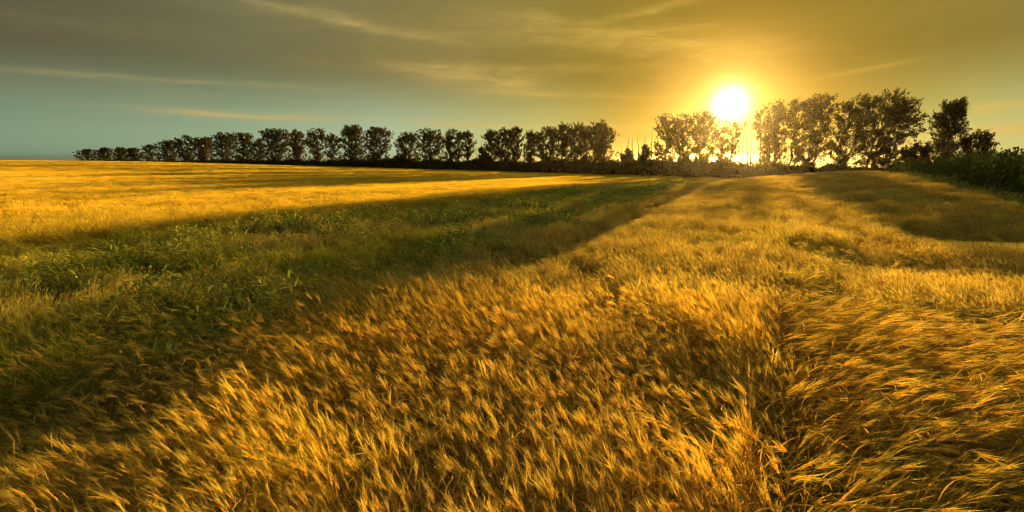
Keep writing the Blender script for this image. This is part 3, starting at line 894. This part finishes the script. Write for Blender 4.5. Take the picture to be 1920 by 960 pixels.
# ------------------------------------------------------------------ green crop on the right
def crop_plant(seed):
    rng = np.random.default_rng(seed); mb = MB()
    Ht = rng.uniform(1.75, 2.05)
    pts = [np.array([rng.normal(0, 0.012) * i, rng.normal(0, 0.012) * i, Ht * i / 5]) for i in range(6)]
    mb.tube(pts, [0.014] * 6, (0.10, 0.12, 0.03), 3)
    for k in range(36):
        s = 0.2 + 0.83 * k / 35; a = k * 2.4 + rng.uniform(-0.4, 0.4)
        p = np.array([0, 0, Ht * s]); ln = rng.uniform(0.10, 0.19) * (1.05 if s < 0.9 else 0.7); w = ln * 0.75
        h = np.array([math.cos(a), math.sin(a), 0]); side = np.array([-math.sin(a), math.cos(a), rng.uniform(-0.3, 0.3)])
        b = p + h * 0.12 + np.array([0, 0, 0.05])
        q = [b, b + h * ln * 0.35 + np.array([0, 0, 0.04]), b + h * ln * 0.75 + np.array([0, 0, -0.02]), b + h * ln + np.array([0, 0, -0.12])]
        mb.ribbon(q, [w * 0.5, w, w * 0.7, 0.01], side, jit((0.105, 0.108, 0.026), rng, 0.4))
        mb.ribbon([p, b], [0.008, 0.008], side, (0.09, 0.11, 0.03))
    return mb.mesh('crop_plant', M_CROP)
crop = proto_collection('crop_plants', [crop_plant(40 + i) for i in range(6)])
P_ = []
for v_ in np.arange(9.6, 34, 0.62):
    for u_ in np.arange(4, 51 + 0.25 * (v_ - 9.6), 0.34):
        if rng.random() < 0.06: continue
        x_, y_ = xy(u_ + rng.normal(0, 0.1), v_ + rng.normal(0, 0.08))
        if y_ > row_y(x_) - 4 or y_ < 3 or x_ > 1.35 * y_ + 4: continue
        P_.append((x_, y_, float(ground_z(x_, y_))))
P_ = np.array(P_); n = len(P_)
s = np.interp(uv(P_[:, 0], P_[:, 1])[0], [15, 28, 50], [1.28, 1.12, 0.56]) + 0.25 * (fnoise(P_[:, 0] * 0.3, P_[:, 1] * 0.3, 2) - 0.5) + rng.normal(0, 0.10, n)
s = s * np.interp(uv(P_[:, 0], P_[:, 1])[1], [9.6, 13.0], [0.82, 1.0])
scatter('green_crop', crop, P_, np.stack([rng.normal(0, 0.06, n), rng.normal(0, 0.06, n), rng.uniform(0, 6.28, n)], 1), np.stack([s, s, s], 1),
        np.ones((n, 3)) * (1 + rng.normal(0, 0.15, (n, 1))), rng.integers(0, 6, n), 'tall dark green broad-leaved crop beyond the wheat on the right', 'crop')

# ------------------------------------------------------------------ weeds in the flattened lane and along the crop's edge
def weed(seed):
    rng = np.random.default_rng(seed); mb = MB()
    for k in range(int(rng.integers(7, 12))):
        a = rng.uniform(0, 6.28); tilt = rng.uniform(0.05, 0.7); L_ = rng.uniform(0.18, 0.42)
        d = np.array([math.cos(a) * math.sin(tilt), math.sin(a) * math.sin(tilt), math.cos(tilt)])
        mb.ribbon([np.zeros(3), d * L_], [0.006, 0.003], np.array([-math.sin(a), math.cos(a), 0]), (0.16, 0.17, 0.04))
        for j in range(int(rng.integers(6, 12))):
            p = d * L_ * rng.uniform(0.3, 1.0)
            b = rng.uniform(0, 6.28)
            add_leaf(mb, rng, p, b, rng.uniform(0.05, 0.12), rng.uniform(0.014, 0.03), jit(lerp((0.30, 0.275, 0.045), (0.62, 0.48, 0.10), 0.8 * (rng.random() < 0.3)), rng, 0.35), rng.uniform(0.4, 1.6), rng.uniform(0.1, 1.0), 2)
    return mb.mesh('weed', M_CROP)
weeds = proto_collection('weed_plants', [weed(1200 + i) for i in range(7)])
uu = rng.uniform(2, 70, 14000); vv_ = rng.uniform(V_LANE[0] + 0.3, V_LANE[1] + 0.2, 14000)
wx_, wy_ = xy(uu, vv_)
k = (fnoise(wx_ * 0.55 + 4, wy_ * 0.55 + 21, 3) > 0.44) & (np.abs(wx_) < 1.2 * wy_ + 2) & (wy_ > 1.5) & (rng.random(14000) < np.clip(26 / np.hypot(wx_, wy_), 0.2, 1))
wx_, wy_ = wx_[k], wy_[k]
ue = rng.uniform(8, 52, 900); ve = 8.0 + rng.random(900) * 1.7; ex_, ey_ = xy(ue, ve)
wx_ = np.concatenate([wx_, ex_]); wy_ = np.concatenate([wy_, ey_]); n = wx_.size
sw = rng.uniform(0.7, 1.2, n) * (0.75 + 0.9 * fnoise(wx_ * 0.9 + 8, wy_ * 0.9 + 61, 2))
scatter('weeds', weeds, np.stack([wx_, wy_, ground_z(wx_, wy_) + 0.05], 1), np.stack([rng.normal(0, 0.15, n), rng.normal(0, 0.15, n), rng.uniform(0, 6.28, n)], 1),
        np.stack([sw, sw, sw * rng.uniform(0.8, 1.2, n)], 1), np.ones((n, 3)) * (1 + rng.normal(0, 0.2, (n, 1))), rng.integers(0, 7, n),
        'low leafy green weeds in the flattened lane and along the crop edge', 'weeds')

# ================================================================== single stalks and leaves that stand out
def on_ray(px, py, h):
    """where the sight line of a pixel comes within h of the ground"""
    d = ray(px, py); t_ = 1.0
    for i in range(60):
        p = d * t_
        gap = p[2] - float(ground_z(p[0], p[1])) - h
        t_ += gap / max(0.15, -d[2]) * 0.6
    return d * t_

def show_stalk(label, px, py, h, lean_x, lean_y=0.05, nod=0.4, leaf=1, awn=0.11, tone=1.0, seed=0):
    rng = np.random.default_rng(7000 + seed)
    h = h * (PL + 0.12)
    tip = on_ray(px, py, h); lean_x *= 0.75
    bx0, by0 = tip[0] + lean_x, tip[1] + lean_y
    bz = float(ground_z(bx0, by0))
    root = empty('wheat_stalk', (bx0, by0, bz))
    tag(root, label, 'wheat stalk', 'wheat stalks standing out of the field')
    end = tip - np.array([bx0, by0, bz])
    d_in = np.array([-np.sign(lean_x or -1) * nod, 0, 1.0 - nod]); d_in /= np.linalg.norm(d_in)
    eln = 0.072; awn = awn * 0.7
    neck = end - d_in * eln
    ctrl = np.array([neck[0] * 0.35, neck[1] * 0.35, neck[2] * 0.7])
    pts = [(1 - q) ** 2 * np.zeros(3) + 2 * q * (1 - q) * ctrl + q * q * neck for q in np.linspace(0, 1, 13)]
    mb = MB(); mb.tube(pts, list(np.linspace(0.0026, 0.0016, 13)), tuple(c * tone for c in STEM), 5)
    mb.build('stem', M_STALK, root)
    ear, aw = MB(), MB()
    a = np.cross(d_in, (0.2, 0.9, 0.3)); a /= np.linalg.norm(a); b = np.cross(d_in, a)
    for i in range(11):
        for sgn in (-1, 1):
            q0 = neck + d_in * eln * (i + 0.3 * (sgn > 0)) / 11
            e = d_in * 0.9 + a * sgn * 0.4 + b * rng.uniform(-0.2, 0.2)
            ear.spindle(q0, e, eln * 0.24, 0.005, jit(tuple(c * tone for c in EAR), rng, 0.15), 5, 0.45)
            f = d_in * 0.93 + a * sgn * rng.uniform(0.08, 0.3) + b * rng.uniform(-0.22, 0.22); f /= np.linalg.norm(f)
            sd = np.cross(f, b); sd /= np.linalg.norm(sd) + 1e-9
            aw.tri(q0 + e * eln * 0.15, f, awn * rng.uniform(0.8, 1.2), 0.0018, sd, jit(tuple(c * tone for c in AWN), rng, 0.1))
    eo = ear.build('ear', M_STALK, root)
    ao = aw.build('awns', M_STALK, eo); ao['kind'] = 'stuff'
    for k in range(leaf):
        lm = MB(); i = int(rng.integers(5, 10))
        add_leaf(lm, rng, pts[i], rng.uniform(0, 6.28), rng.uniform(0.2, 0.3), 0.012, jit(lerp(DRY, STEM, 0.4), rng, 0.1), rng.uniform(1, 2.4), rng.uniform(0.4, 1.1), 8)
        lm.build('leaf', M_STALK, root)
    return root

for i, (lab, px, py, h, lx, kw) in enumerate((
        ('bowed wheat stalk near the left edge, its ear pointing left', 48, 686, 0.92, 0.42, dict(nod=0.55)),
        ('bowed wheat stalk just right of the one pointing left', 76, 668, 0.97, 0.30, dict(nod=0.4)),
        ('single upright ear standing before the dark left part of the lane', 259, 660, 0.88, 0.02, dict(nod=0.05, leaf=0)),
        ('thin stalk rising from the flattened lane, level with its middle', 347, 535, 0.80, 0.10, dict(nod=0.3)),
        ('yellow ear standing out of the far half of the lane', 547, 478, 0.88, 0.10, dict(nod=0.3)),
        ('first of three ears in a row at the lane edge', 708, 516, 0.92, 0.12, dict(nod=0.3)),
        ('middle of three ears in a row at the lane edge', 719, 520, 0.90, 0.14, dict(nod=0.35)),
        ('last of three ears in a row at the lane edge', 729, 513, 0.93, 0.16, dict(nod=0.3)),
        ('tall stalk with a spread ear on the rim of the laid patch', 1452, 668, 1.02, -0.10, dict(nod=0.1, leaf=2)),
        ('stalk slanting right with a ragged ear above the laid patch', 1678, 497, 1.0, -0.38, dict(nod=0.55)),
        ('pale stalk in the sunken hollow of the right wheat', 1722, 380, 0.98, -0.2, dict(nod=0.4, leaf=2)),
        ('long slanting stalk crossing the bright clump at bottom left', 560, 772, 1.0, 0.22, dict(nod=0.35)),
        ('ear rising above the bright clump at bottom left', 455, 690, 1.04, 0.20, dict(nod=0.3)),
        ('broad ear upright at the bottom middle of the field', 905, 690, 1.0, 0.06, dict(nod=0.2)))):
    show_stalk(lab, px, py, h, lx, seed=i, **kw)

def show_leaf(label, px, py, h, ln, w, az_, up, droop, col, seed):
    rng = np.random.default_rng(8000 + seed)
    p = on_ray(px, py, h * PL)
    mb = MB(); add_leaf(mb, rng, np.zeros(3), az_, ln, w, col, droop, up, 12)
    o = mb.build('leaf_blade', M_STALK, None, p)
    tag(o, label, 'leaf', 'dry leaves standing out of the wheat')
for i, a_ in enumerate((
        ('long orange dry leaf lying over the dark laid wheat', 1650, 918, 0.62, 0.26, 0.017, 0.05, 0.25, 0.5, (0.62, 0.30, 0.06)),
        ('bent yellow leaf at the bottom beside the standing wheat', 1488, 908, 0.85, 0.13, 0.014, 0.0, 0.9, 2.2, (0.68, 0.52, 0.06)),
        ('short yellow leaf pointing up in the upper laid wheat', 1562, 706, 0.6, 0.16, 0.014, 2.6, 0.9, 0.3, (0.66, 0.48, 0.06)),
        ('small bright leaf in the middle of the laid wheat', 1740, 735, 0.5, 0.09, 0.013, 2.3, 0.9, 0.4, (0.66, 0.48, 0.06)),
        ('bright yellow leaf in the middle of the standing wheat', 1122, 750, 0.9, 0.14, 0.013, 2.5, 0.7, 0.3, (0.70, 0.50, 0.06)))):
    show_leaf(*a_, seed=i)

# ------------------------------------------------------------------ haze
hz = bpy.data.materials.new('haze_air'); hz.use_nodes = True
q = G(hz.node_tree); hz.node_tree.nodes.clear()
pv = q.n('ShaderNodeVolumePrincipled'); pv.inputs['Color'].default_value = (0.255, 0.18, 0.095, 1)
pv.inputs['Density'].default_value = 0.00020; pv.inputs['Anisotropy'].default_value = 0.90
o_ = q.n('ShaderNodeOutputMaterial'); q.link(pv.outputs[0], o_.inputs['Volume'])
hv_ = [(a, b, c) for c in (-36.0, 16.0) for b in (-420.0, 2650.0) for a in (-2650.0, 2650.0)]
hm = raw_mesh('haze', hv_, [(2, 3, 1, 0), (5, 7, 6, 4), (1, 5, 4, 0), (6, 7, 3, 2), (4, 6, 2, 0), (3, 7, 5, 1)], None, hz)
tag(link('haze', hm), 'thin golden evening haze over the whole field', 'haze', kind='stuff')
